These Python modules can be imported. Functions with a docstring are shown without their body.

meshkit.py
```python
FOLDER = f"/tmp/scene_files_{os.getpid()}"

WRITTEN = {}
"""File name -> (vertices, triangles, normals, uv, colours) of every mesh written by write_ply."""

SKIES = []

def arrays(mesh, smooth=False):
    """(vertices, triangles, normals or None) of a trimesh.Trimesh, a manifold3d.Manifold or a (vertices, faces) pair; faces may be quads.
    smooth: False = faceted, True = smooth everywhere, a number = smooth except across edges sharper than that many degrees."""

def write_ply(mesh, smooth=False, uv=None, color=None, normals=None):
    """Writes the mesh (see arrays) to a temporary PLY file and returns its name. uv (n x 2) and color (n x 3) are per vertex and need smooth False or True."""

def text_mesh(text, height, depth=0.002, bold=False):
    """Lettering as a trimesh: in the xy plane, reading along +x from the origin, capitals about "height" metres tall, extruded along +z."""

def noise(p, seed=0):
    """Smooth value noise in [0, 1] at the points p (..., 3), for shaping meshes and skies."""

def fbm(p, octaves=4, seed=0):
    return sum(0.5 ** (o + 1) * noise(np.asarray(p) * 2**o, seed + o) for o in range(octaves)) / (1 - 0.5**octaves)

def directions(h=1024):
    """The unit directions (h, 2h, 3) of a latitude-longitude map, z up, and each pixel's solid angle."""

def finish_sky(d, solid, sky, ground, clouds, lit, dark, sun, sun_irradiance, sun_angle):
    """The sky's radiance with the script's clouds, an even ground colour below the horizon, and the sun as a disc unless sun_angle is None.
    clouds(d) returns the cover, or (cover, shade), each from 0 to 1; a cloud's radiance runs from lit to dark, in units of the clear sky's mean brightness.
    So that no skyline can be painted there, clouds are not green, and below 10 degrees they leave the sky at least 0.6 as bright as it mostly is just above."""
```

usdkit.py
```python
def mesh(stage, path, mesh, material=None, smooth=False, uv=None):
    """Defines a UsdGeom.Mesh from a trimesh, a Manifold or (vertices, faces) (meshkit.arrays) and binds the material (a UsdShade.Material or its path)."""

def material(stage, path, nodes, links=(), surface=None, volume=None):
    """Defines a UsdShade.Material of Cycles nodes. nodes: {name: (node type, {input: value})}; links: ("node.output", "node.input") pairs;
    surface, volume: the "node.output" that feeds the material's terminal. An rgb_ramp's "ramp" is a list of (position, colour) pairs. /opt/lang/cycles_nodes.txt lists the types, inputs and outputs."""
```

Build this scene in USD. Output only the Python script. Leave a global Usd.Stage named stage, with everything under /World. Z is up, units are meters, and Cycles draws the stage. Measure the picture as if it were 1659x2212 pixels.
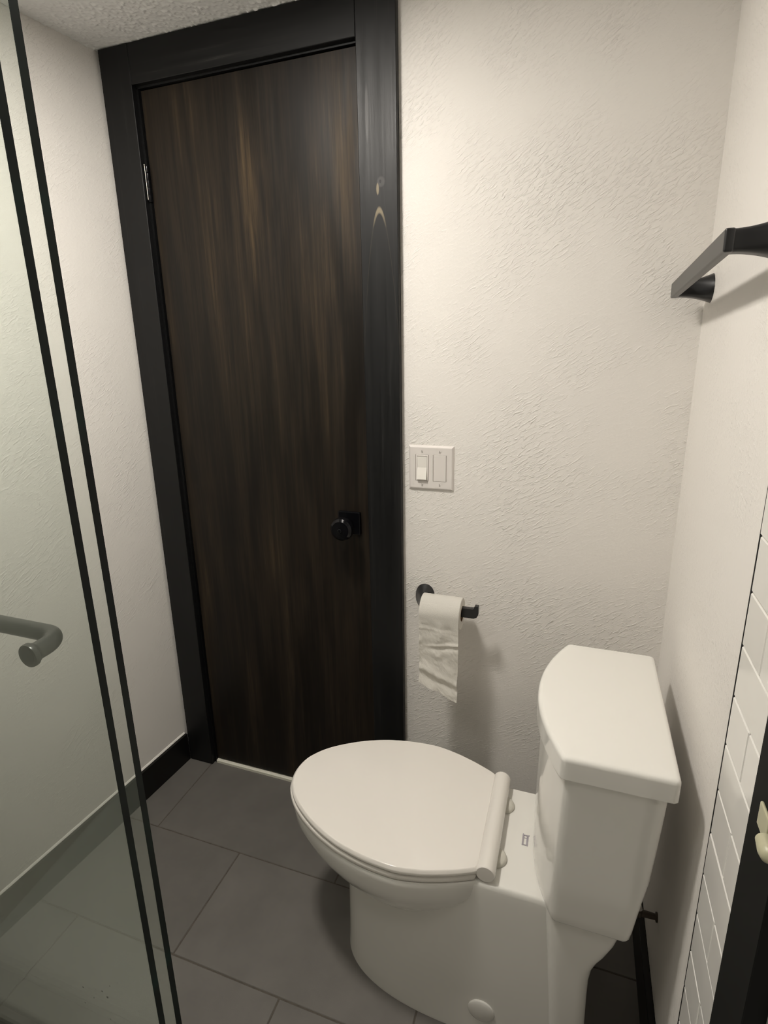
import math, random, re
import numpy as np, trimesh, usdkit, meshkit
import manifold3d as m3
from scipy.interpolate import PchipInterpolator, CubicSpline
from shapely.geometry import Polygon
from pxr import Usd, UsdGeom, UsdLux, UsdShade, Gf, Sdf

random.seed(7); np.random.seed(7)
stage = Usd.Stage.CreateInMemory()
UsdGeom.SetStageUpAxis(stage, UsdGeom.Tokens.z); UsdGeom.SetStageMetersPerUnit(stage, 1.0)
stage.DefinePrim('/World', 'Xform'); stage.DefinePrim('/World/Looks', 'Scope')
UsdGeom.Xform.Define(stage, '/World')

# ---------------------------------------------------------------- camera
CAM = (1.209958, -1.361442, 1.411312)
YAW, PITCH, ROLL, FPX, PPX, PPY = .35145100, -.27053924, -.02551083, 1218.5856, 803.18676, 1068.97127
def cam_axes():
    cy, sy, cp, sp, cr, sr = math.cos(YAW), math.sin(YAW), math.cos(PITCH), math.sin(PITCH), math.cos(ROLL), math.sin(ROLL)
    f = np.array([-sy*cp, cy*cp, sp]); r0 = np.array([cy, sy, 0]); u0 = np.cross(r0, f)
    return cr*r0 + sr*u0, -sr*r0 + cr*u0, f
R_, U_, F_ = cam_axes()
cam = UsdGeom.Camera.Define(stage, '/World/camera')
mat = Gf.Matrix4d(*R_, 0, *U_, 0, *(-F_), 0, *CAM, 1)
cam.AddTransformOp().Set(mat)
HAP = 36.0
cam.CreateHorizontalApertureAttr(HAP); cam.CreateVerticalApertureAttr(HAP*2212/1659)
cam.CreateFocalLengthAttr(FPX*HAP/1659)
cam.CreateHorizontalApertureOffsetAttr((829.5-PPX)/1659*HAP)
cam.CreateVerticalApertureOffsetAttr((PPY-1106)/1659*HAP)
cam.CreateClippingRangeAttr(Gf.Vec2f(.01, 50))
EXPOSURE = 0.0
cam.CreateExposureAttr(EXPOSURE)

# lamps of the room: two round ceiling lamps (their builder is further down)
LAMPS = [((.57, -.655, 2.118), .085, 203.0, (1.0, .945, .865)),     # over the bathroom floor
         ((.52, -1.16, 2.118), .160, 13.0, (1.0, .945, .865))]    # over the shower

# ---------------------------------------------------------------- measures
XR, H = 1.4376, 2.13          # right wall, ceiling
LSLOPE = .0892                # the left wall is a little out of square
YF = -1.66                    # end of the shower behind the camera
BH = .1023                    # baseboard height
X1, X2, CW = .1036, .7062, .0915   # door casing inner edges and width
YC = -.364                    # toilet centre line
def xl(y): return LSLOPE*y

# ---------------------------------------------------------------- helpers
def numbered(path):
    if not stage.GetPrimAtPath(path): return path
    k = 1
    while stage.GetPrimAtPath(f'{path}_{k:03d}'): k += 1
    return f'{path}_{k:03d}'
def cd(prim, **kw):
    for k, v in kw.items(): prim.SetCustomDataByKey(k, v)
    return prim
def thing(name, label=None, cat=None, loc=(0, 0, 0), **kw):
    x = UsdGeom.Xform.Define(stage, numbered('/World/'+name))
    x.AddTranslateOp().Set(Gf.Vec3d(*loc))
    if label: kw.update(label=label)
    if cat: kw.update(category=cat)
    return cd(x.GetPrim(), **kw)
def obj(name, mesh, m, parent=None, smooth=False, **kw):
    base = str(parent.GetPath()) if parent else '/World'
    p = usdkit.mesh(stage, numbered(f'{base}/{name}'), mesh, m, smooth=smooth).GetPrim()
    return cd(p, **kw)
def moved(mesh, d):
    v, f = np.array(mesh.vertices)-np.array(d), np.array(mesh.faces)
    return trimesh.Trimesh(v, f, process=False)
def tm(man):
    m = man.to_mesh(); return trimesh.Trimesh(m.vert_properties[:, :3], m.tri_verts, process=False)
def mf(mesh):
    return m3.Manifold(m3.Mesh(np.asarray(mesh.vertices, np.float32), np.asarray(mesh.faces, np.uint32)))
def box(x0, x1, y0, y1, z0, z1, b=0.0):
    """a box, its edges chamfered by b"""
    if b <= 0:
        m = trimesh.creation.box((x1-x0, y1-y0, z1-z0)); m.apply_translation(((x0+x1)/2, (y0+y1)/2, (z0+z1)/2)); return m
    pts = []
    for sx in (0, 1):
        for sy in (0, 1):
            for sz in (0, 1):
                c = np.array([(x0, x1)[sx], (y0, y1)[sy], (z0, z1)[sz]], float)
                s = np.array([1-2*sx, 1-2*sy, 1-2*sz])*b
                for k in range(3):
                    q = c+s; q[k] = c[k]; pts.append(q)
    return trimesh.convex.convex_hull(np.array(pts))
def rbox(x0, x1, y0, y1, z0, z1, r, seg=16):
    s = m3.Manifold.sphere(r, seg)
    return tm(m3.Manifold.batch_hull([s.translate((x, y, z)) for x in (x0+r, x1-r) for y in (y0+r, y1-r) for z in (z0+r, z1-r)]))
def loft(rings, cap=True):
    n = len(rings[0]); v = np.vstack(rings); f = []
    for i in range(len(rings)-1):
        a = i*n+np.arange(n); b = i*n+(np.arange(n)+1) % n
        f += [np.stack([a, b, b+n], 1), np.stack([a, b+n, a+n], 1)]
    if cap:
        c0 = len(v); v = np.vstack([v, rings[0].mean(0), rings[-1].mean(0)]); k = np.arange(n); l = (len(rings)-1)*n
        f += [np.stack([(k+1) % n, k, np.full(n, c0)], 1), np.stack([l+k, l+(k+1) % n, np.full(n, c0+1)], 1)]
    m = trimesh.Trimesh(v, np.vstack(f), process=False)
    if m.volume < 0: m.invert()
    return m
def lathe(profile, axis='z', at=(0, 0, 0), n=40):
    """profile: (radius, height) pairs"""
    t = np.arange(n)*2*np.pi/n; rings = []
    for r, h in profile:
        r = max(r, 1e-5); a, b, c = r*np.cos(t), r*np.sin(t), np.full(n, h)
        rings.append(np.stack({'z': (a, b, c), 'y': (b, c, a), 'x': (c, a, b)}[axis], 1)+np.array(at))
    return loft(rings)
def sweep(path, rx, n=20, up=(0, 0, 1), section=None):
    p = np.asarray(path, float); t = np.gradient(p, axis=0); t /= np.linalg.norm(t, axis=1, keepdims=True)
    a = np.cross(t, up); a /= np.linalg.norm(a, axis=1, keepdims=True); b = np.cross(a, t)
    th = np.arange(n)*2*np.pi/n
    s = np.stack([np.cos(th), np.sin(th)], 1)*rx if section is None else section
    return loft([p[i]+s[:, :1]*a[i]+s[:, 1:]*b[i] for i in range(len(p))])
def resample(poly, n):
    e = np.array(Polygon(poly).exterior.coords) if not hasattr(poly, 'exterior') else np.array(poly.exterior.coords)
    if Polygon(e).exterior.is_ccw is False: e = e[::-1]
    e = e[:-1]; k = int(np.argmax(e[:, 0]-1e-3*np.abs(e[:, 1]-YC))); e = np.vstack([e[k:], e[:k+1]])
    s = np.r_[0, np.cumsum(np.linalg.norm(np.diff(e, axis=0), axis=1))]
    q = np.linspace(0, s[-1], n, endpoint=False)
    return np.stack([np.interp(q, s, e[:, 0]), np.interp(q, s, e[:, 1])], 1)
def ring(p2, z): return np.column_stack([p2, np.full(len(p2), z)])
def cat(*ms): return trimesh.util.concatenate(ms)

# ---------------------------------------------------------------- materials
def M(name, nodes, links=(), surface='p.BSDF'):
    return usdkit.material(stage, '/World/Looks/'+name, nodes, links, surface)
def plain(name, c, rough=.5, spec=.5, **kw):
    return M(name, {'p': ('principled_bsdf', dict(base_color=c, roughness=rough, specular_ior_level=spec, **kw))})
def paint_mat(name, c, rot, strength, rough=.66):
    # brushed / knock-down relief: two sets of short ridges and a fine orange peel, patchy in strength
    return M(name, {
        'g': ('geometry', {}),
        'm1': ('mapping', {'mapping_type': 'texture', 'rotation': rot, 'scale': (1/62, 1/62, 1/210)}), 'n1': ('noise_texture', {'scale': 1.0, 'detail': 3., 'roughness': .55, 'distortion': .6}),
        'r1': ('map_range', {'from_min': .50, 'from_max': .74, 'clamp': True}),
        'n2': ('noise_texture', {'scale': 170., 'detail': 2.}), 'n3': ('noise_texture', {'scale': 5., 'detail': 1.}),
        'r3': ('map_range', {'from_min': .38, 'from_max': .68, 'to_min': .12, 'to_max': 1., 'clamp': True}),
        'x': ('math', {'math_type': 'multiply'}), 'x2': ('math', {'math_type': 'multiply', 'value2': .16}), 'a': ('math', {'math_type': 'add'}),
        'b': ('bump', {'strength': strength, 'distance': .0026}),
        'p': ('principled_bsdf', {'base_color': c, 'roughness': rough, 'specular_ior_level': .18})},
        [('g.position', 'm1.vector'), ('m1.vector', 'n1.vector'), ('n1.fac', 'r1.value'), ('g.position', 'n2.vector'), ('g.position', 'n3.vector'), ('n3.fac', 'r3.value'),
         ('r1.result', 'x.value1'), ('r3.result', 'x.value2'), ('n2.fac', 'x2.value1'), ('x.value', 'a.value1'), ('x2.value', 'a.value2'),
         ('a.value', 'b.height'), ('b.normal', 'p.normal')])
WALLC = (.825, .795, .755)
paint_back = paint_mat('paint_back', WALLC, (0, -.62, 0), .62)
paint_side = paint_mat('paint_side', WALLC, (.55, 0, 0), .42)
ceiling_mat = plain('popcorn_ceiling', (.90, .895, .885), .9, .2)
porcelain = plain('porcelain', (.80, .785, .74), .07, .5, coat_weight=.25)
seat_mat = plain('seat_plastic', (.80, .765, .715), .09, .5)
cap_mat = plain('hinge_plastic', (.62, .60, .53), .25)
white_plastic = plain('switch_plastic', (.76, .72, .69), .22)
rocker_mat = plain('rocker_plastic', (.84, .81, .76), .16)
dark_slot = plain('slot_dark', (.12, .11, .10), .6)
black_metal = plain('satin_black_metal', (.014, .014, .015), .33, .55)
black_gloss = plain('gloss_black_metal', (.003, .003, .004), .15, .25)
jamb_mat = plain('black_anodised_jamb', (.004, .0044, .004), .65, .14)
handle_mat = plain('shower_handle_black', (.018, .019, .018), .32, .5)
steel = plain('hinge_pin_steel', (.42, .40, .34), .4, .5, metallic=1.)
brass = plain('bolt_bronze', (.07, .05, .035), .5)
paper_core = plain('cardboard_core', (.20, .12, .065), .9, .2)
cream = plain('cream_bumper', (.50, .48, .33), .35, transmission_weight=0.)
emblem_mat = plain('emblem_print', (.36, .335, .37), .5)
threshold_mat = plain('threshold_white', (.78, .76, .66), .4)
grout_wall = plain('wall_grout', (.47, .45, .41), .85, .3)
grout_floor = M('floor_grout', {'g': ('geometry', {}), 'n': ('noise_texture', {'scale': 60., 'detail': 3.}),
    'r': ('rgb_ramp', {'ramp': [(.3, (.070, .060, .048)), (.7, (.105, .092, .075))]}), 'p': ('principled_bsdf', {'roughness': .9})},
    [('g.position', 'n.vector'), ('n.fac', 'r.fac'), ('r.color', 'p.base_color')])
def tile_mat(name, c):
    return M(name, {'g': ('geometry', {}), 'n': ('noise_texture', {'scale': 14., 'detail': 1.}), 'b': ('bump', {'strength': .25, 'distance': .002}),
                    'p': ('principled_bsdf', {'base_color': c, 'roughness': .10})},
             [('g.position', 'n.vector'), ('n.fac', 'b.height'), ('b.normal', 'p.normal')])
wall_tiles = [tile_mat(f'subway_glaze_{i}', c) for i, c in enumerate([(.80, .785, .75), (.785, .77, .73), (.81, .80, .765)])]
def floor_tile_mat(name, k):
    return M(name, {'g': ('geometry', {}), 'n': ('noise_texture', {'scale': 9., 'detail': 5., 'roughness': .6}), 'n2': ('noise_texture', {'scale': 420., 'detail': 2.}),
        'r': ('rgb_ramp', {'ramp': [(.3, (.125*k, .117*k, .106*k)), (.7, (.152*k, .142*k, .129*k))]}), 'b': ('bump', {'strength': .12, 'distance': .001}),
        'p': ('principled_bsdf', {'roughness': .58, 'specular_ior_level': .45})},
        [('g.position', 'n.vector'), ('g.position', 'n2.vector'), ('n.fac', 'r.fac'), ('r.color', 'p.base_color'), ('n2.fac', 'b.height'), ('b.normal', 'p.normal')])
floor_tiles = [floor_tile_mat(f'slate_floor_tile_{i}', k) for i, k in enumerate((1.0, .94, 1.06))]

def mth(t, **kw): return ('math', dict(math_type=t, **kw))
# black-stained pine casing: long grain streaks; knot with a bare patch and a bare arch of grain on the right leg
def casing_mat(name, along, marks=False):
    sc = {'z': (70, 70, 1.6), 'x': (1.6, 70, 70), 'y': (70, 1.6, 70)}[along]
    nodes = {'g': ('geometry', {}), 'm': ('mapping', {'scale': sc}), 'n': ('noise_texture', {'scale': 1., 'detail': 4., 'roughness': .65, 'distortion': .5}),
        'r': ('rgb_ramp', {'ramp': [(.30, (.0018, .0019, .0022)), (.56, (.0040, .0041, .0046)), (.66, (.010, .0098, .0098)), (.78, (.036, .034, .032))]}),
        'rr': ('map_range', {'from_min': .3, 'from_max': .7, 'to_min': .42, 'to_max': .58}),
        'b': ('bump', {'strength': .25, 'distance': .0006}), 'p': ('principled_bsdf', {'specular_ior_level': .38})}
    links = [('g.position', 'm.vector'), ('m.vector', 'n.vector'), ('n.fac', 'r.fac'), ('n.fac', 'rr.value'), ('rr.result', 'p.roughness'), ('n.fac', 'b.height'), ('b.normal', 'p.normal')]
    if not marks:
        return M(name, nodes, links+[('r.color', 'p.base_color')])
    nodes['s'] = ('separate_xyz', {}); links.append(('g.position', 's.vector'))
    def ell(k, x, z, rx, rz):      # 1 inside the ellipse
        nodes.update({k+'a': mth('subtract', value2=x), k+'b': mth('subtract', value2=z), k+'c': mth('divide', value2=rx), k+'d': mth('divide', value2=rz),
                      k+'e': mth('multiply'), k+'f': mth('multiply'), k+'g': mth('add'), k+'h': ('map_range', {'from_min': .55, 'from_max': 1.25, 'to_min': 1., 'to_max': 0., 'clamp': True})})
        links.extend([('s.x', k+'a.value1'), ('s.z', k+'b.value1'), (k+'a.value', k+'c.value1'), (k+'b.value', k+'d.value1'), (k+'c.value', k+'e.value1'), (k+'c.value', k+'e.value2'),
                      (k+'d.value', k+'f.value1'), (k+'d.value', k+'f.value2'), (k+'e.value', k+'g.value1'), (k+'f.value', k+'g.value2'), (k+'g.value', k+'h.value')])
        return k+'h.result'
    def arch(k, x, z, c, w, z0):   # |z - (z_top - c dx^2)| < w, only above z0
        nodes.update({k+'a': mth('subtract', value2=x), k+'b': mth('multiply'), k+'c': mth('multiply_add', value2=c, value3=-z), k+'d': mth('add'), k+'e': mth('absolute'),
                      k+'f': ('map_range', {'from_min': w*.5, 'from_max': w*1.2, 'to_min': 1., 'to_max': 0., 'clamp': True}), k+'h': ('map_range', {'from_min': z0, 'from_max': z-.004, 'to_min': .08, 'to_max': 1., 'clamp': True}), k+'i': mth('multiply')})
        links.extend([('s.x', k+'a.value1'), (k+'a.value', k+'b.value1'), (k+'a.value', k+'b.value2'), (k+'b.value', k+'c.value1'), ('s.z', k+'d.value1'), (k+'c.value', k+'d.value2'),
                      (k+'d.value', k+'e.value1'), (k+'e.value', k+'f.value'), ('s.z', k+'h.value'), (k+'f.result', k+'i.value1'), (k+'h.result', k+'i.value2')])
        return k+'i.value'
    halo = ell('ha', .7585, 1.7515, .0095, .011); wedge = ell('we', .7505, 1.7375, .0032, .0125); core = ell('co', .7570, 1.7525, .0026, .0038); sheen = ell('sc', .7285, 1.890, .0042, .055)  # the tall grey ellipse near the top is lamp sheen painted into the colour
    ar = arch('ar', .7535, 1.6935, 150., .0075, 1.655)
    nodes.update({'c1': ('mix', {'color2': (.040, .038, .038)}), 'c2': ('mix', {'color2': (.20, .165, .105)}), 'c3': ('mix', {'color2': (.20, .165, .105)}), 'c4': ('mix', {'color2': (.004, .003, .004)}), 'c0': ('mix', {'color2': (.085, .083, .082)}), 'c0f': mth('multiply')})
    links += [('r.color', 'c0.color1'), (sheen, 'c0f.value1'), ('n.fac', 'c0f.value2'), ('c0f.value', 'c0.fac'), ('c0.color', 'c1.color1'), (halo, 'c1.fac'), ('c1.color', 'c2.color1'), (wedge, 'c2.fac'), ('c2.color', 'c3.color1'), (ar, 'c3.fac'),
              ('c3.color', 'c4.color1'), (core, 'c4.fac'), ('c4.color', 'p.base_color')]
    return M(name, nodes, links)
casing_z, casing_x, casing_marked = casing_mat('black_stained_pine', 'z'), casing_mat('black_stained_pine_head', 'x'), casing_mat('black_stained_pine_knot', 'z', True)
base_wood = plain('black_baseboard_paint', (.005, .0045, .004), .4, .3)
# dark brown stained veneer with honey streaks; broad upper patches paint in the sheen
def door_material():
    nodes = {'g': ('geometry', {}), 'm': ('mapping', {'scale': (95, 95, 3.2)}), 'n': ('noise_texture', {'scale': 1., 'detail': 5., 'roughness': .65, 'distortion': .3}),
        'm2': ('mapping', {'scale': (13, 13, 1.5), 'location': (3.1, 0, .65)}), 'n2': ('noise_texture', {'scale': 1., 'detail': 3., 'roughness': .55, 'distortion': .5}),
        'a': mth('multiply_add', value2=.45), 'k': mth('multiply', value2=.55), 'sum': mth('add'),
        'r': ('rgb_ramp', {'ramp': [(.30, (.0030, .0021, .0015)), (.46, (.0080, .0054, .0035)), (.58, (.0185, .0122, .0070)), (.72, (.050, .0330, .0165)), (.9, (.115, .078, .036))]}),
        'rr': ('map_range', {'from_min': .35, 'from_max': .65, 'to_min': .42, 'to_max': .58}),
        'b': ('bump', {'strength': .16, 'distance': .0005}), 'p': ('principled_bsdf', {'specular_ior_level': .30}), 's': ('separate_xyz', {})}
    links = [('g.position', 'm.vector'), ('m.vector', 'n.vector'), ('g.position', 'm2.vector'), ('m2.vector', 'n2.vector'), ('n2.fac', 'k.value1'), ('n.fac', 'a.value1'), ('k.value', 'a.value3'), ('r.color', 'p.base_color'),
             ('n2.fac', 'rr.value'), ('rr.result', 'p.roughness'), ('n.fac', 'b.height'), ('b.normal', 'p.normal'), ('g.position', 's.vector')]
    acc = 'a.value'
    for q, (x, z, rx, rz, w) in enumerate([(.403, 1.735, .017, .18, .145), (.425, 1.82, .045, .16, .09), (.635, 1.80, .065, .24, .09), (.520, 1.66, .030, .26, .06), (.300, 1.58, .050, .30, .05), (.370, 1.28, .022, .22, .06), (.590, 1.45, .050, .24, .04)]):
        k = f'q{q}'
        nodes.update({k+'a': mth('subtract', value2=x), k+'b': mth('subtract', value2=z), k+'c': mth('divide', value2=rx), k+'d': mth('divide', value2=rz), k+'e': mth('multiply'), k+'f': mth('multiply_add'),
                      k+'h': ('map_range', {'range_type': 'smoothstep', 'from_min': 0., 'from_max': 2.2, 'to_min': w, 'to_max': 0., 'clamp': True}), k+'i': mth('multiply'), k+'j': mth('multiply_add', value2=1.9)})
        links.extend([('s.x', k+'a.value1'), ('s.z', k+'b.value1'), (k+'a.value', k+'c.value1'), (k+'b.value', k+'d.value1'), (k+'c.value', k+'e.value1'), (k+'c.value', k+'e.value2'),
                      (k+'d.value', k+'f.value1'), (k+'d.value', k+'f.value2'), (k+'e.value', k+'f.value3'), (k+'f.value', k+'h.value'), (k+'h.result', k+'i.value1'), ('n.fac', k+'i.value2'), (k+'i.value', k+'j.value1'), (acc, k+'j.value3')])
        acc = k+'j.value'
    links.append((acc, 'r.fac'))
    return M('dark_stained_veneer', nodes, links)
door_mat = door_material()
paper_mat = M('tissue_paper', {'g': ('geometry', {}), 'n': ('voronoi_texture', {'scale': 420.}), 'b': ('bump', {'strength': .35, 'distance': .0008}),
    'd': ('principled_bsdf', {'base_color': (.84, .815, .76), 'roughness': .9, 'specular_ior_level': .1}), 't': ('translucent_bsdf', {'color': (.80, .78, .73)}), 'm': ('mix_closure', {'fac': .32})},
    [('g.position', 'n.vector'), ('n.distance', 'b.height'), ('b.normal', 'd.normal'), ('d.BSDF', 'm.closure1'), ('t.BSDF', 'm.closure2')], 'm.closure')
glass_mat = M('shower_glass', {'lw': ('layer_weight', {'blend': .5}), 'pw': mth('power', value2=5.), 'f': mth('multiply_add', value2=.957, value3=.043),
    't': ('transparent_bsdf', {'color': (.982, .995, .983)}), 'g': ('glossy_bsdf', {'color': (.96, 1., .97), 'roughness': .015}), 'm': ('mix_closure', {}), 'df': ('diffuse_bsdf', {'color': (.70, .74, .66)}), 'mm': ('mix_closure', {'fac': .026})},
    [('m.closure', 'mm.closure1'), ('df.BSDF', 'mm.closure2'), ('lw.facing', 'pw.value1'), ('pw.value', 'f.value1'), ('f.value', 'm.fac'), ('t.BSDF', 'm.closure1'), ('g.BSDF', 'm.closure2')], 'mm.closure')
glass_edge_mat = M('glass_edge', {'g': ('geometry', {}), 'mp': ('mapping', {'scale': (1, 1, 9)}), 'n': ('noise_texture', {'scale': 1., 'detail': 2.}),
    'r': ('rgb_ramp', {'ramp': [(.35, (.010, .012, .012)), (.6, (.014, .020, .018)), (.75, (.012, .034, .030))]}), 'p': ('principled_bsdf', {'roughness': .6, 'specular_ior_level': .18})},
    [('g.position', 'mp.vector'), ('mp.vector', 'n.vector'), ('n.fac', 'r.fac'), ('r.color', 'p.base_color')])
drop_mat = plain('dried_water_spot', (.20, .21, .19), .5)
dark_wall_mat = plain('grey_shower_wall', (.30, .29, .265), .5, .25)
shower_wall_mat = plain('shower_wall_white', (.78, .775, .74), .25)

# ---------------------------------------------------------------- the room
wb = mf(box(-.2, XR+.1, 0, .1, -.02, H+.1)) - mf(box(X1-.006, X2+.006, -.05, .2, -.1, 2.040))
obj('wall_back', tm(wb), paint_back, kind='structure', label='white textured wall holding the dark door, light switch and paper holder')
q = [(xl(.1), .1), (xl(YF-.1), YF-.1), (xl(YF-.1)-.1, YF-.1), (xl(.1)-.1, .1)]
wl = trimesh.creation.extrude_polygon(Polygon(q), H+.12); wl.apply_translation((0, 0, -.02))
obj('wall_left', wl, paint_side, kind='structure', label='white textured wall on the left, partly seen through the shower glass')
obj('wall_front', box(-.3, XR+.1, YF-.1, YF, -.02, H+.1), dark_wall_mat, kind='structure', label='grey shower wall behind the camera')

# popcorn ceiling, real lumps
axs = np.r_[np.linspace(-.2, .80, 460), np.linspace(.815, XR+.05, 40)]; ays = np.r_[np.linspace(YF-.02, -.515, 60), np.linspace(-.50, .03, 245)]
nx, ny = len(axs), len(ays)
gx, gy = np.meshgrid(axs, ays, indexing='ij')
P = np.stack([gx, gy, np.zeros_like(gx)], -1)
lump = np.clip(meshkit.noise(P*np.array([165, 165, 1]), 3)-.50, 0, 1)*2.0 + .6*np.clip(meshkit.noise(P*np.array([270, 270, 1]), 9)-.55, 0, 1)
lump *= .45+.9*meshkit.noise(P*np.array([26, 26, 1]), 5)
gz = H+.001-.0036*lump
idx = np.arange(nx*ny).reshape(nx, ny)
f4 = np.stack([idx[:-1, :-1], idx[:-1, 1:], idx[1:, 1:], idx[1:, :-1]], -1).reshape(-1, 4)
cv = np.stack([gx, gy, gz], -1).reshape(-1, 3)
cl = thing('ceiling', kind='structure', label='pale grey popcorn-textured ceiling')
obj('ceiling_texture', (cv, f4), ceiling_mat, cl, smooth=True)
obj('ceiling_slab', box(-.3, XR+.1, YF-.1, .1, H+.004, H+.1), ceiling_mat, cl)

# right wall: painted near the corner, subway tile towards the shower
wr = thing('wall_right', kind='structure', label='right wall, white paint by the toilet and white subway tile towards the shower')
obj('painted_wall', box(XR, XR+.1, YF-.1, .1, -.02, H+.1), paint_side, wr)
YT = -.5885
obj('tile_grout', box(XR-.0038, XR+.001, YF, YT, 0, H), grout_wall, wr)
obj('tile_edge_strip', box(XR-.0064, XR+.001, YT-.0005, YT+.0008, 0, H), black_metal, wr, label='thin black edge strip')  # narrow black strip along the edge of the tile
Z0, PITCH_T, TL = 1.1677, .0752, .1525
k = -13
while True:
    zt = Z0-k*PITCH_T-.001; zb = zt-PITCH_T+.0024
    if zt < .03: break
    y = YT-.0012
    ys = [y]; first = YT-.0785 if k % 2 else YT-.1545
    ys.append(first)
    while ys[-1] > YF+.002: ys.append(ys[-1]-TL)
    for a, b in zip(ys, ys[1:]):
        b = max(b, YF)
        if a-b < .012: continue
        dx = random.uniform(-.0005, .0005)
        t = box(XR-.0062+dx, XR, b+.0011, a-.0011 if a != y else a, max(zb, .005), min(zt, H-.002), .0013)
        obj('tile', t, wall_tiles[random.randrange(3)], wr)
    k += 1
    if k > 40: break

# floor: large dark tiles in a half-offset bond
fl = thing('floor', kind='structure', label='dark grey tiled floor')
obj('floor_grout', box(-.2, XR+.02, -.862, .12, -.03, -.0012), grout_floor, fl)
L, GAP, i = .584, .0016, 0
for (y0, y1, off) in ((-.2924, .09, .0985), (-.5843, -.2924, .387), (-.862, -.5843, .0915)):
    edges = [off-L, off, off+L, off+2*L, off+3*L]
    for a, b in zip(edges, edges[1:]):
        a, b = max(a, -.16), min(b, XR+.01)
        if b-a < .02: continue
        obj('floor_tile', box(a+GAP, b-GAP, y0+GAP, y1-GAP, -.012, 0, .0011), floor_tiles[i % 3], fl); i += 1
sh = thing('shower_floor', 'white shower pan on the floor behind the glass panels', 'shower pan')
obj('pan', box(-.2, XR, YF, -.95, -.03, -.012), shower_wall_mat, sh)
obj('curb', box(-.2, XR, -.95, -.8635, -.03, .012, .004), shower_wall_mat, sh)

# baseboards
def bb_left():
    a, b = (xl(-.019)+.014, -.019), (xl(-.80)+.014, -.80)
    p = Polygon([(a[0], a[1]), (b[0], b[1]), (b[0]-.0145, b[1]), (a[0]-.0145, a[1])])
    m = trimesh.creation.extrude_polygon(p, BH); return m
bl = thing('baseboard_left', kind='structure', label='black baseboard along the left wall')
obj('board', bb_left(), base_wood, bl)
cb = [np.array([[xl(y)+dx, y, BH+dz] for dx, dz in ((-.001, -.001), (.0050, -.0005), (.0046, .0008), (.0018, .0042), (-.001, .0050))]) for y in (-.019, -.40, -.80)]
obj('white_bead', loft(cb), paint_side, bl, label='thin white line on top of the baseboard')  # slim wall-coloured bead along the top of the board
obj('baseboard_back', box(X2+CW, XR, -.014, 0, 0, BH, .0015), base_wood, kind='structure', label='black baseboard on the back wall behind the toilet')
obj('baseboard_right', box(XR-.014, XR, YT+.001, -.014, 0, BH, .0015), base_wood, kind='structure', label='black baseboard on the right wall behind the toilet')

# door casing and jambs
tr = thing('trim_1', kind='structure', label='black-stained pine casing around the dark door')
CT = .019
obj('side_casing', box(X1-CW, X1, -CT, 0, 0, H-.002, .0012), casing_z, tr)
obj('side_casing', box(X2, X2+CW, -CT, 0, 0, H-.002, .0012), casing_marked, tr, label='right leg of the casing with a small knot and a pale arch of grain')
obj('head_casing', box(X1+.0004, X2-.0004, -CT+.0004, 0, H-CW, H-.002, .0012), casing_x, tr)
obj('side_jamb', box(X1-.006, X1+.006, -.0035, .1, 0, 2.036), casing_z, tr)
obj('side_jamb', box(X2-.001, X2+.006, .0, .1, 0, 2.036), casing_z, tr)
obj('head_jamb', box(X1-.006, X2+.006, -.0035, .1, 2.0335, 2.042), casing_x, tr)
obj('door_stop', box(X1+.006, X1+.022, .040, .055, 0, 2.03), casing_z, tr)
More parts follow.
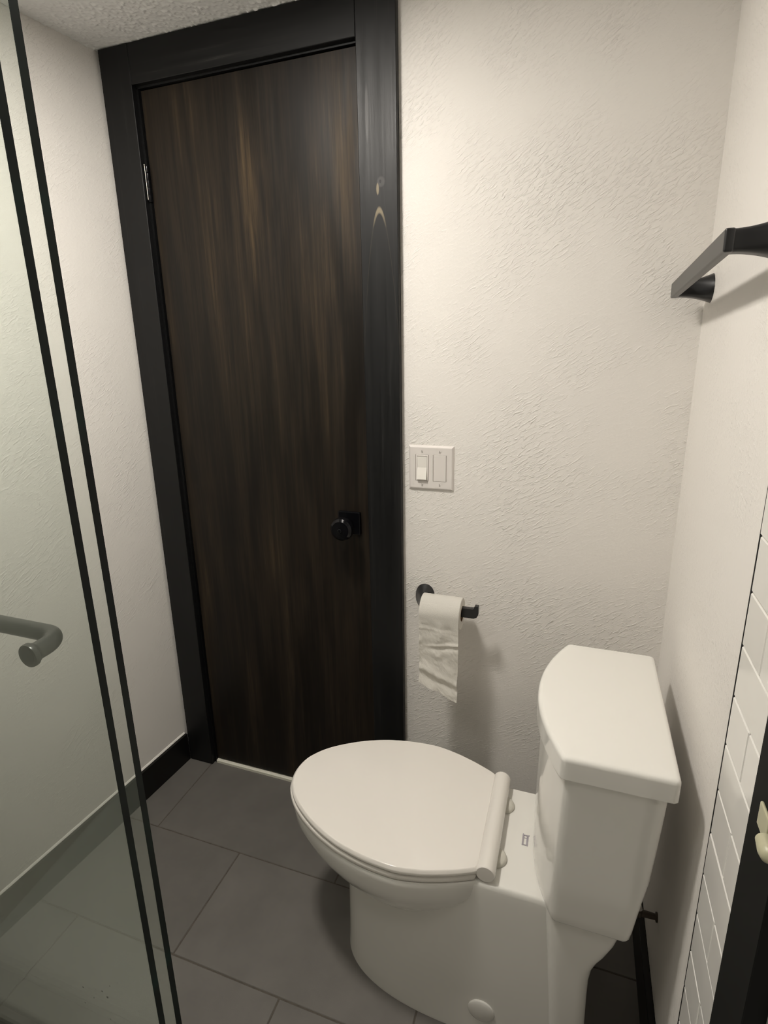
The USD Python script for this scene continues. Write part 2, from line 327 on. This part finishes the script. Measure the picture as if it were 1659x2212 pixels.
obj('door_stop', box(X2-.017, X2-.001, .040, .055, 0, 2.03), casing_z, tr)

# ---------------------------------------------------------------- the door
dr = thing('door_1', kind='structure', label='dark brown stained flush wooden door with a round black knob')
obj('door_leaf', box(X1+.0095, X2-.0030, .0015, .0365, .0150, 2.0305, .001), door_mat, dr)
kn = obj('door_knob', cat(lathe([(.0, .0), (.013, .0), (.013, -.026), (.022, -.032), (.0300, -.042), (.0318, -.052), (.0300, -.062), (.0235, -.0675), (.012, -.0685), (.0, -.0685)], 'y', (.646, -.005, .9265))),
         black_gloss, dr, smooth=35, label='round black knob')
obj('rosette', rbox(.6135, .6775, -.0085, .003, .8945, .9585, .003), black_gloss, kn, label='square black knob plate')
obj('lock_button', lathe([(.0, .0), (.0055, .0), (.0055, -.005), (.004, -.0062), (0, -.0062)], 'y', (.646, -.0725, .9265)), black_gloss, kn, smooth=30)
hg = obj('hinge', cat(*[lathe([(0, 0), (.0046, 0), (.0050, .001), (.0050, .0155), (.0046, .0165), (0, .0165)], 'z', (X1+.0058, -.0050, 1.7735+.0172*j), 20) for j in range(5)]), black_gloss, dr, smooth=35, label='black butt hinge')
obj('hinge_pin', lathe([(0, 0), (.0010, 0), (.0010, .080), (.0019, .0815), (.0019, .0835), (0, .0845)], 'z', (X1+.0032, -.0098, 1.7785), 10), steel, hg, smooth=30, label='bare steel hinge pin')
th = obj('door_threshold', box(X1+.0075, X2-.002, -.0065, .045, -.002, .0105, .002), threshold_mat, label='narrow white threshold strip on the floor under the dark door', category='threshold')

# ---------------------------------------------------------------- switch plate
S = .058; SX, SZ = .8732, 1.0919
sw = thing('light_switch', 'white two-gang wall plate with one rocker switch beside the black door casing', 'light switch', (SX, 0, SZ))
pl = loft([np.array([(x*a, -y, z*a2) for x, z in ((-1, -1), (1, -1), (1, 1), (-1, 1))]) for a, a2, y in ((S, .057, -.0003), (S, .057, .0012), (S-.0042, .0528, .0058), (S-.006, .051, .0062))])
plm = mf(pl)
for sx in (-1, 1): plm = plm - mf(box(sx*.0228-.0168-.0006, sx*.0228+.0168+.0006, -.02, -.0035, -.0340, .0340))
obj('wall_plate', tm(plm), white_plastic, sw)
obj('blank_insert', box(.0228-.0163, .0228+.0163, -.0066, -.0010, -.0335, .0335, .0006), white_plastic, sw)
rf = mf(box(-.0228-.0163, -.0228+.0163, -.0068, -.0010, -.0335, .0335, .0006)) - mf(box(-.0228-.0128, -.0228+.0128, -.02, -.003, -.0305, .0300))
rk = obj('rocker_frame', tm(rf), white_plastic, sw)
pr = Polygon([(-.0020, .0292), (-.0070, .0286), (-.0062, .0010), (-.0134, -.0290), (-.0100, -.0302), (-.0020, -.0302)])
r_ = trimesh.creation.extrude_polygon(pr, .0248)     # (y, z, x)
r_.vertices = np.stack([r_.vertices[:, 2]-.0124-.0228, r_.vertices[:, 0], r_.vertices[:, 1]], 1); r_.fix_normals()
obj('rocker', r_, rocker_mat, sw, label='rocker with its lower half standing out')
for sx in (-1, 1):
    for sz in (-1, 1):
        sc = obj('screw', lathe([(0, -.0010), (.0032, -.0010), (.0028, -.0072), (0, -.0076)], 'y', (sx*.0228, 0, sz*.0428), 18), white_plastic, sw, smooth=30)
        obj('screw_slot', box(sx*.0228-.0004, sx*.0228+.0004, -.0079, -.0070, sz*.0428-.0029, sz*.0428+.0029), dark_slot, sc)

# ---------------------------------------------------------------- towel bar on the right wall
def post(base_r, tip_w, tip_h, length, n=48, pw=2.6):
    """flared post along -x from the wall (x=0): circle at the wall, rounded rectangle at the tip"""
    t = np.arange(n)*2*np.pi/n; rings = []
    for u in np.linspace(0, 1, 14):
        e = 2+3.2*u; s = (1-u)**2.0; a = tip_w/2+(base_r-tip_w/2)*s; b = tip_h/2+(base_r-tip_h/2)*s
        c, d = np.cos(t), np.sin(t)
        rings.append(np.stack([np.full(n, -u*length), a*np.sign(c)*np.abs(c)**(2/e), b*np.sign(d)*np.abs(d)**(2/e)], 1))
    return loft(rings)
TB = (XR, -.265, 1.5030)
def tilt(m):      # the bar hangs a little out of level
    m.apply_transform(trimesh.transformations.rotation_matrix(-math.radians(4.1), (1, 0, 0))); return m
tb = thing('towel_bar', 'matte black towel bar on the right wall above the toilet tank', 'towel bar', TB)
obj('bar', tilt(rbox(-.0685, -.0560, -.2260, .2195, -.0145, .0145, .0030, 12)), black_metal, tb, smooth=50)
for y in (.2065, -.2130):
    p = post(.0270, .024, .0285, .058); p.apply_translation((-.0002, y, 0)); obj('post', tilt(p), black_metal, tb, smooth=40)

# ---------------------------------------------------------------- paper holder and roll
PZ, PY = .7400, -.0700
ph = thing('paper_holder', 'black open-arm toilet paper holder on the back wall beside the door casing', 'toilet paper holder', (.8580, 0, .7345))
n = 48; t = np.arange(n)*2*np.pi/n
def oval(a, b, y, e=2.2, dx=0, dz=0):
    c, s = np.cos(t), np.sin(t)
    return np.stack([dx+a*np.sign(c)*np.abs(c)**(2/e), np.full(n, y), dz+b*np.sign(s)*np.abs(s)**(2/e)], 1)
rings = [oval(.0262, .0365, -.0002), oval(.0264, .0367, -.0030)] + [oval(.0075+.0187*(1-u)**2.2, .0120+.0245*(1-u)**2.2, -.0035-.066*u, 2.2, .010*u, (PZ-.7345)*u) for u in np.linspace(0, 1, 12)]
obj('wall_mount', loft(rings), black_metal, ph, smooth=40)
ap = Polygon([(.008, -.0125), (.144, -.0125), (.1510, -.0090), (.1550, -.0010), (.1552, .0215), (.1455, .0215), (.1440, .0150), (.1405, .0125), (.008, .0125)]).buffer(-.002).buffer(.004).buffer(-.002)
am = trimesh.creation.extrude_polygon(ap, .0120); am.vertices = np.stack([am.vertices[:, 0], am.vertices[:, 2]+PY-.0060, am.vertices[:, 1]+PZ-.7345], 1); am.fix_normals()
obj('arm', am, black_metal, ph, smooth=40)
RO, RI, RX0, RX1 = .0405, .0195, .8685, .9715
RZ = PZ+.0125-.0184
tp = thing('toilet_paper_roll', 'part-used white toilet paper roll with a hanging sheet on the black holder', 'toilet paper', (0, PY, RZ))
def tubeX(ro, ri, x0, x1, n=64, b=.0015):
    prof = [(ro-b, x0), (ro, x0+b), (ro, x1-b), (ro-b, x1), (ri, x1), (ri, x0)]
    a = np.arange(n)*2*np.pi/n; rings = [np.stack([np.full(n, h), r*np.cos(a), r*np.sin(a)], 1) for r, h in prof]
    m = loft(rings+[rings[0]], cap=False)
    if m.volume < 0: m.invert()
    return m
obj('roll', tubeX(RO, RI, RX0, RX1), paper_mat, tp, smooth=35)
obj('cardboard_core', tubeX(RI, RI-.0009, RX0-.0005, RX1+.0005, 48, .0002), paper_core, tp, smooth=35)
# hanging sheet: leaves the front of the roll, wrinkled, torn on a slant
nu, nv = 60, 130
U, V = np.meshgrid(np.linspace(0, 1, nu), np.linspace(0, 1, nv), indexing='ij')
x = RX0+.0012+(RX1-RX0-.0024)*U
zend = -(.2165-.013*(1-U)+.028*(U-.5)+.0015*np.sin(9*U))
ang = np.clip((.12-V)/.12, 0, 1)*math.radians(48)
zz = np.where(V < .12, (RO+.0006)*np.sin(ang), zend*(V-.12)/.88)
yy = -np.where(V < .12, (RO+.0006)*np.cos(ang), RO+.0006)
w = np.clip((V-.14)/.12, 0, 1)
Pn = np.stack([U*2.6, V*5.2, 0*U], -1)
cre = .0075*(meshkit.fbm(Pn*1.5+7, 4, 2)-.5)+.004*(meshkit.noise(np.stack([U*3+V*7, V*9-U*3, 0*U], -1), 8)-.5)
fold = lambda z0, sl, amp, wd: amp*np.exp(-((zz-(z0+sl*(U-.5)))/wd)**2)
yy = yy + w*cre - fold(-.078, .018, .0034, .0040)*np.clip(U*1.6, 0, 1) + fold(-.088, .018, .0028, .006)*np.clip(U*1.6, 0, 1) - fold(-.036, -.008, .0018, .005)*(1-U*.6) - fold(-.165, -.035, .0048, .011) + fold(-.182, -.035, .0048, .012)
yy = yy - np.clip((V-.8)/.2, 0, 1)**2*.004
g0 = np.stack([x+w*.0010*(meshkit.noise(np.stack([V*9, 0*V, U*2], -1), 4)-.5)*2, yy, zz], -1)
idx = np.arange(nu*nv).reshape(nu, nv)
f4 = np.stack([idx[:-1, :-1], idx[1:, :-1], idx[1:, 1:], idx[:-1, 1:]], -1).reshape(-1, 4)
v0 = g0.reshape(-1, 3); v1 = v0+np.array([0, .00035, 0]); N = len(v0)
bnd = np.r_[idx[:, 0], idx[-1, 1:], idx[-2::-1, -1], idx[0, -2:0:-1]]; nb = np.roll(bnd, -1)
fa = np.vstack([f4, f4[:, ::-1]+N, np.stack([nb, bnd, bnd+N, nb+N], 1)])
obj('hanging_sheet', (np.vstack([v0, v1]), fa), paper_mat, tp, smooth=60, label='wrinkled sheet hanging down')

# ---------------------------------------------------------------- the toilet
to = thing('toilet', 'white elongated skirted toilet with closed lid and tank against the right wall', 'toilet', (1.05, YC, 0))
TD = (1.05, YC, 0)
def tobj(name, mesh, m, smooth=35, parent=to, **kw): return obj(name, moved(mesh, TD), m, parent, smooth, **kw)
hx = np.array([.6325, .634, .640, .650, .669, .689, .725, .767, .825, .883, .930, .980, 1.030, 1.092])
hh = np.array([.0001, .018, .040, .058, .082, .100, .125, .1475, .1680, .1785, .1812, .1735, .1580, .1300])
def egg(dx=0., sc=(1, 1), cut=1.092, n=160, r=.010):
    m = hx <= cut+1e-9; x = hx[m]; h = hh[m]
    s = np.r_[0, np.cumsum(np.hypot(np.diff(x), np.diff(h)))]
    fx, fh = PchipInterpolator(s, x), PchipInterpolator(s, h); q = np.linspace(0, s[-1], 120); x, h = fx(q), fh(q)
    cx = .905
    X = cx+(x-cx)*sc[0]+dx; Hh = h*sc[1]
    p = Polygon(np.vstack([np.column_stack([X, YC-Hh]), np.column_stack([X[::-1], YC+Hh[::-1]])])).buffer(0)
    p = p.buffer(-r).buffer(r, quad_segs=12)
    if hasattr(p, 'geoms'): p = max(p.geoms, key=lambda g: g.area)
    return p
def inset_ring(p, d, z, n=160):
    q = p.buffer(-d, quad_segs=12) if d else p
    return ring(resample(q, n), z)
def solid(p, levels, n=160): return loft([inset_ring(p, d, z, n) for z, d in levels])
# bowl + skirt + rear column as one piece of porcelain
bowl_levels = [(.388, .985), (.384, .995), (.372, .995), (.350, .985), (.330, .955), (.305, .895), (.285, .835), (.262, .755), (.240, .66), (.215, .52), (.200, .40)]
bowl_p = egg(.0, (1, 1))
def scaled(p, s, cx=.915):
    e = resample(p, 160); return np.column_stack([cx+(e[:, 0]-cx)*s, YC+(e[:, 1]-YC)*s])
bowl = loft([ring(scaled(bowl_p, s), z) for z, s in bowl_levels])
def u_plan(front, half, back, k=2.5):
    """skirt plan: blunt rounded front, gently widening towards the back"""
    u = np.linspace(0, 1, 70); Lf = .30
    x = front+Lf*u**1.8; w = half*(1-(1-u**1.8)**k)**(1/k)
    x = np.r_[x, back]; w = np.r_[w, half]
    return Polygon(np.vstack([np.column_stack([x, YC-w]), np.column_stack([x[::-1], YC+w[::-1]])])).buffer(0)
sk = []
for z, f, h in ((0, .768, .1490), (.006, .768, .1490), (.05, .770, .1450), (.12, .771, .1410), (.22, .772, .1380), (.32, .772, .1350), (.378, .772, .1335), (.386, .774, .1315), (.390, .780, .1265)):
    sk.append(ring(resample(u_plan(f, h, 1.262), 160), z))
skirt = loft(sk)
def dplan(xf, xe, xb, h, r=.010):
    """tank plan: bowed front from xf in the middle to xe at the corners, straight sides, flat back"""
    y = np.linspace(-h, h, 60); x = xf+(xe-xf)*(np.abs(y)/h)**2.0
    p = Polygon(np.vstack([np.column_stack([x, YC+y]), [(xb, YC+h), (xb, YC-h)]])).buffer(0)
    return p.buffer(-r).buffer(r, quad_segs=10)
col = []
for z, xe, xb, h in ((0, 1.252, 1.305, .153), (.12, 1.248, 1.3045, .1535), (.20, 1.244, 1.303, .154), (.245, 1.241, 1.3035, .1545), (.276, 1.240, 1.3076, .155), (.300, 1.238, 1.317, .1555), (.320, 1.237, 1.3276, .156), (.350, 1.235, 1.340, .156), (.388, 1.233, 1.350, .156)):
    col.append(ring(resample(dplan(xe-.048, xe-.002, xb, h, .020), 160), z))
column = loft(col)
b_ = tobj('base', cat(bowl, skirt, column), porcelain, 50)
# tank
tk = []
for z, xf, xe, xb, h, d in ((.384, 1.185, 1.229, 1.360, .167, .012), (.387, 1.185, 1.229, 1.360, .167, .005), (.394, 1.185, 1.229, 1.360, .167, .001), (.410, 1.184, 1.229, 1.362, .167, 0), (.440, 1.184, 1.2285, 1.3655, .168, 0), (.480, 1.184, 1.229, 1.370, .170, 0), (.530, 1.1845, 1.230, 1.3765, .1725, 0),
                           (.600, 1.1855, 1.2315, 1.3805, .176, 0), (.660, 1.1862, 1.2325, 1.3835, .1785, 0), (.722, 1.187, 1.234, 1.386, .1805, 0)):
    p = dplan(xf, xe, xb, h, .012); tk.append(inset_ring(p, d, z))
tobj('tank', loft(tk), porcelain, 35)
lp = dplan(1.1765, 1.2265, 1.3985, .1860, .010)
tobj('tank_lid', solid(lp, [(.714, .006), (.7142, .002), (.716, 0), (.748, 0), (.7525, .0012), (.7553, .004), (.7567, .009), (.7575, .03), (.7578, .06)]), porcelain, 40)
# seat ring, lid, hinge
seat_p = egg(-.004, (1.0, .995), 1.092)
seat = mf(solid(seat_p, [(.3895, .004), (.391, .001), (.395, 0), (.4005, 0), (.4035, .0025), (.4045, .006)])) - mf(solid(egg(.0, (.62, .58), 1.05), [(.37, 0), (.43, 0)]))
tobj('seat', tm(seat), seat_mat, 40)
lid_p = egg(.0, (1, 1), 1.092)
lo = resample(lid_p, 160); lc = np.array([.90, YC])
lrings = [inset_ring(lid_p, .004, .4062), inset_ring(lid_p, .001, .4072), ring(lo, .4095), ring(lo, .4135)]
for q in np.linspace(0, 1, 26)[1:]:                # rounded shoulder, then a gentle crown
    sc_ = 1-.028*min(q/.32, 1)**1.0 if q <= .32 else .972-.95*((q-.32)/.68)
    z_ = .4135+.0068*math.sin(min(q/.32, 1)*math.pi/2) + (0 if q <= .32 else .0028*(1-(1-(q-.32)/.68)**2))
    lrings.append(ring(lc+(lo-lc)*sc_, z_))
ld = tobj('lid', loft(lrings), seat_mat, 50)
cyl = lathe([(0, -.131), (.0170, -.131), (.0186, -.1292), (.0190, -.126), (.0190, .126), (.0186, .1292), (.0170, .131), (0, .131)], 'y', (1.1045, YC, .4105), 36)
tobj('hinge_barrel', cyl, seat_mat, 35, ld)
for y in (-.0700, .0700):
    c = tobj('hinge_cap', lathe([(0, .3895), (.0225, .3895), (.0232, .392), (.0225, .3965), (.0185, .4005), (.010, .4025), (0, .403)], 'z', (1.1160, YC+y, 0), 36), cap_mat, 40, label='grey-beige hinge cap')
    tobj('hinge_post', rbox(1.100, 1.1145, YC+y-.012, YC+y+.012, .396, .415, .004), cap_mat, 40, c)
tobj('bolt_cap', lathe([(.0275, .004), (.0275, -.0015), (.0262, -.0035), (.020, -.0055), (.010, -.0064), (0, -.0066)], 'y', (1.108, YC-.1428, .068), 36), porcelain, 40, label='round white cap over the floor bolt')
# small printed maker's mark on the deck behind the seat
def bar2(x0, x1, y0, y1): return box(x0, x1, y0, y1, .3898, .3905)
mk = cat(bar2(1.1632, 1.1670, -.3850, -.3575), bar2(1.1718, 1.1758, -.3850, -.3575), bar2(1.1664, 1.1722, -.3605, -.3575), bar2(1.1664, 1.1722, -.3845, -.3822), bar2(1.1664, 1.1722, -.3665, -.3650), bar2(1.1752, 1.1775, -.3592, -.3565), bar2(1.1635, 1.1655, -.3575, -.3552))
tobj('emblem', mk, emblem_mat, False, label='small grey printed emblem')

# supply valve between tank and right wall
sv = thing('supply_valve', 'small water shutoff valve on the right wall behind the toilet tank', 'valve', (XR, -.335, .245))
obj('valve_body', lathe([(0, 0), (.0095, 0), (.0095, -.003), (.006, -.004), (.007, -.030), (.0095, -.032), (.0095, -.044), (0, -.045)], 'x', (0, 0, 0), 24), brass, sv, smooth=35)
obj('valve_handle', rbox(-.058, -.044, -.013, .013, -.009, .009, .004), brass, sv, smooth=40)
hz = np.linspace(0, 1, 16)
obj('hose', sweep(np.stack([-.034-.012*np.sin(hz*np.pi*.9), .004*np.sin(hz*5), .008+.105*hz], 1), .0060, 14, up=(0, 1, 0)), white_plastic, sv, smooth=40)
obj('hose_nut', lathe([(0, .09), (.013, .09), (.0145, .094), (.0145, .108), (.012, .114), (0, .114)], 'z', (-.0375, -.003, 0), 12), white_plastic, sv, smooth=20)

# ---------------------------------------------------------------- shower glass
GY = (-.7950, -.8350); GT = .0120; GX = (.5985, .6035)
PT, PB = 1.954, -.0040
def panel(i, label):
    t = thing('shower_door_panel', label, 'shower door', (0, GY[i], 0))
    y0, y1 = -GT/2, GT/2; x0 = xl(GY[i])+.032
    obj('pane', box(x0, GX[i]-.0004, y0, y1, PB, PT), glass_mat, t)
    obj('pane_edge', box(GX[i]-.0004, GX[i]+.0004, y0, y1, PB, PT), glass_edge_mat, t, label='dark green polished edge')
    return t
pan0 = panel(0, 'sliding glass shower panel on the outer track, with the black bar handle')
pan1 = panel(1, 'sliding glass shower panel on the inner track, nearest the camera')
# bar handle on the room side of the outer panel
hxm, hz_ = .3965, .9265; y0 = GT/2; off = .069; rb = .036
pts = [(hxm, y0, hz_), (hxm, y0+off-rb, hz_)]
for a in np.linspace(0, np.pi/2, 10)[1:]: pts.append((hxm-rb+rb*math.cos(a), y0+off-rb+rb*math.sin(a), hz_))
xe = .05
pts.append((hxm-rb-.05, y0+off, hz_)); pts.append((xe+rb, y0+off, hz_))
for a in np.linspace(0, np.pi/2, 10)[1:]: pts.append((xe+rb-rb*math.sin(a), y0+off-rb+rb*math.cos(a), hz_))
pts.append((xe, y0, hz_))
hd = obj('handle', sweep(pts, .0152, 24, up=(0, 0, 1)), handle_mat, pan0, smooth=40, label='black tubular bar handle')
for xx in (hxm, xe):
    obj('mounting_collar', lathe([(0, 0), (.0195, 0), (.0204, .002), (.0204, .008), (.0180, .010), (.0168, .014), (.0150, .0145), (0, .0145)], 'y', (xx, y0+.0002, hz_), 32), handle_mat, hd, smooth=35)
# a few dried drops on the inner panel
from numpy.random import RandomState
dm = []
for (dx, dz, r) in ((.4335, .2835, .0016), (.4800, .2960, .0018), (.4905, .2865, .0022), (.5310, .2350, .0024), (.4300, .2420, .0012), (.4870, .2300, .0013), (.4560, .2680, .0010), (.5020, .3200, .0011)):
    dm.append(lathe([(r, 0), (r*.9, -.0003), (r*.4, -.0006), (0, -.0007)], 'y', (dx, -GT/2, dz), 12))
obj('water_spot', cat(*dm), drop_mat, pan1, smooth=True, kind='stuff', label='dried water spots')

# frame of the sliding doors: jamb with bumper, header, bottom track
fr = thing('shower_jamb', 'black metal shower door jamb with a cream bumper on the white tile at the right edge', 'shower jamb', (XR, -.8135, 0))
obj('jamb', moved(box(1.4104, XR-.0066, -.8535, -.7735, .001, 1.953, .0012), (XR, -.8135, 0)), jamb_mat, fr)
fl_ = thing('shower_jamb', 'black metal shower door jamb on the left wall beyond the glass panels', 'shower jamb')
obj('jamb', box(xl(-.77)+.001, xl(-.77)+.022, -.8535, -.7735, .001, 1.953, .0012), jamb_mat, fl_)
fh = thing('shower_header', 'black metal header rail above the sliding glass panels', 'shower rail')
obj('header', box(xl(-.77)+.002, XR-.0066, -.858, -.770, 1.955, 2.015, .003), jamb_mat, fh)
bm = obj('bumper', moved(rbox(1.4074, 1.4108, -.8320, -.8040, .9340, .9610, .0015), (XR, -.8135, 0)), cream, fr, label='cream plastic bumper')
obj('bumper_tip', moved(lathe([(0, .013), (.0075, .012), (.0092, -.002), (.0082, -.0085), (.0045, -.0120), (0, -.0130)], 'y', (1.4050, -.8480, .9440), 24), (XR, -.8135, 0)), cream, bm, smooth=40)

# ---------------------------------------------------------------- ceiling lamps
for k, ((x, y, z), r, e, c) in enumerate(LAMPS):
    em = M(f'lamp_glow_{k}', {'e': ('emission', {'color': c, 'strength': e})}, (), 'e.emission')
    lampx = thing('ceiling_lamp', ('round recessed ceiling lamp above the bathroom floor', 'round recessed ceiling lamp above the shower')[k], 'ceiling lamp', (x, y, z))
    obj('trim_ring', lathe([(r+.001, .012), (r+.001, .0), (r+.006, -.004), (r+.018, -.002), (r+.020, .012)], 'z', (0, 0, 0), 48), white_plastic, lampx, smooth=40)
    obj('lens', lathe([(0, -.0010), (r, -.0010), (r, .004), (0, .004)], 'z', (0, 0, -.004), 48), em, lampx, label='glowing lens')
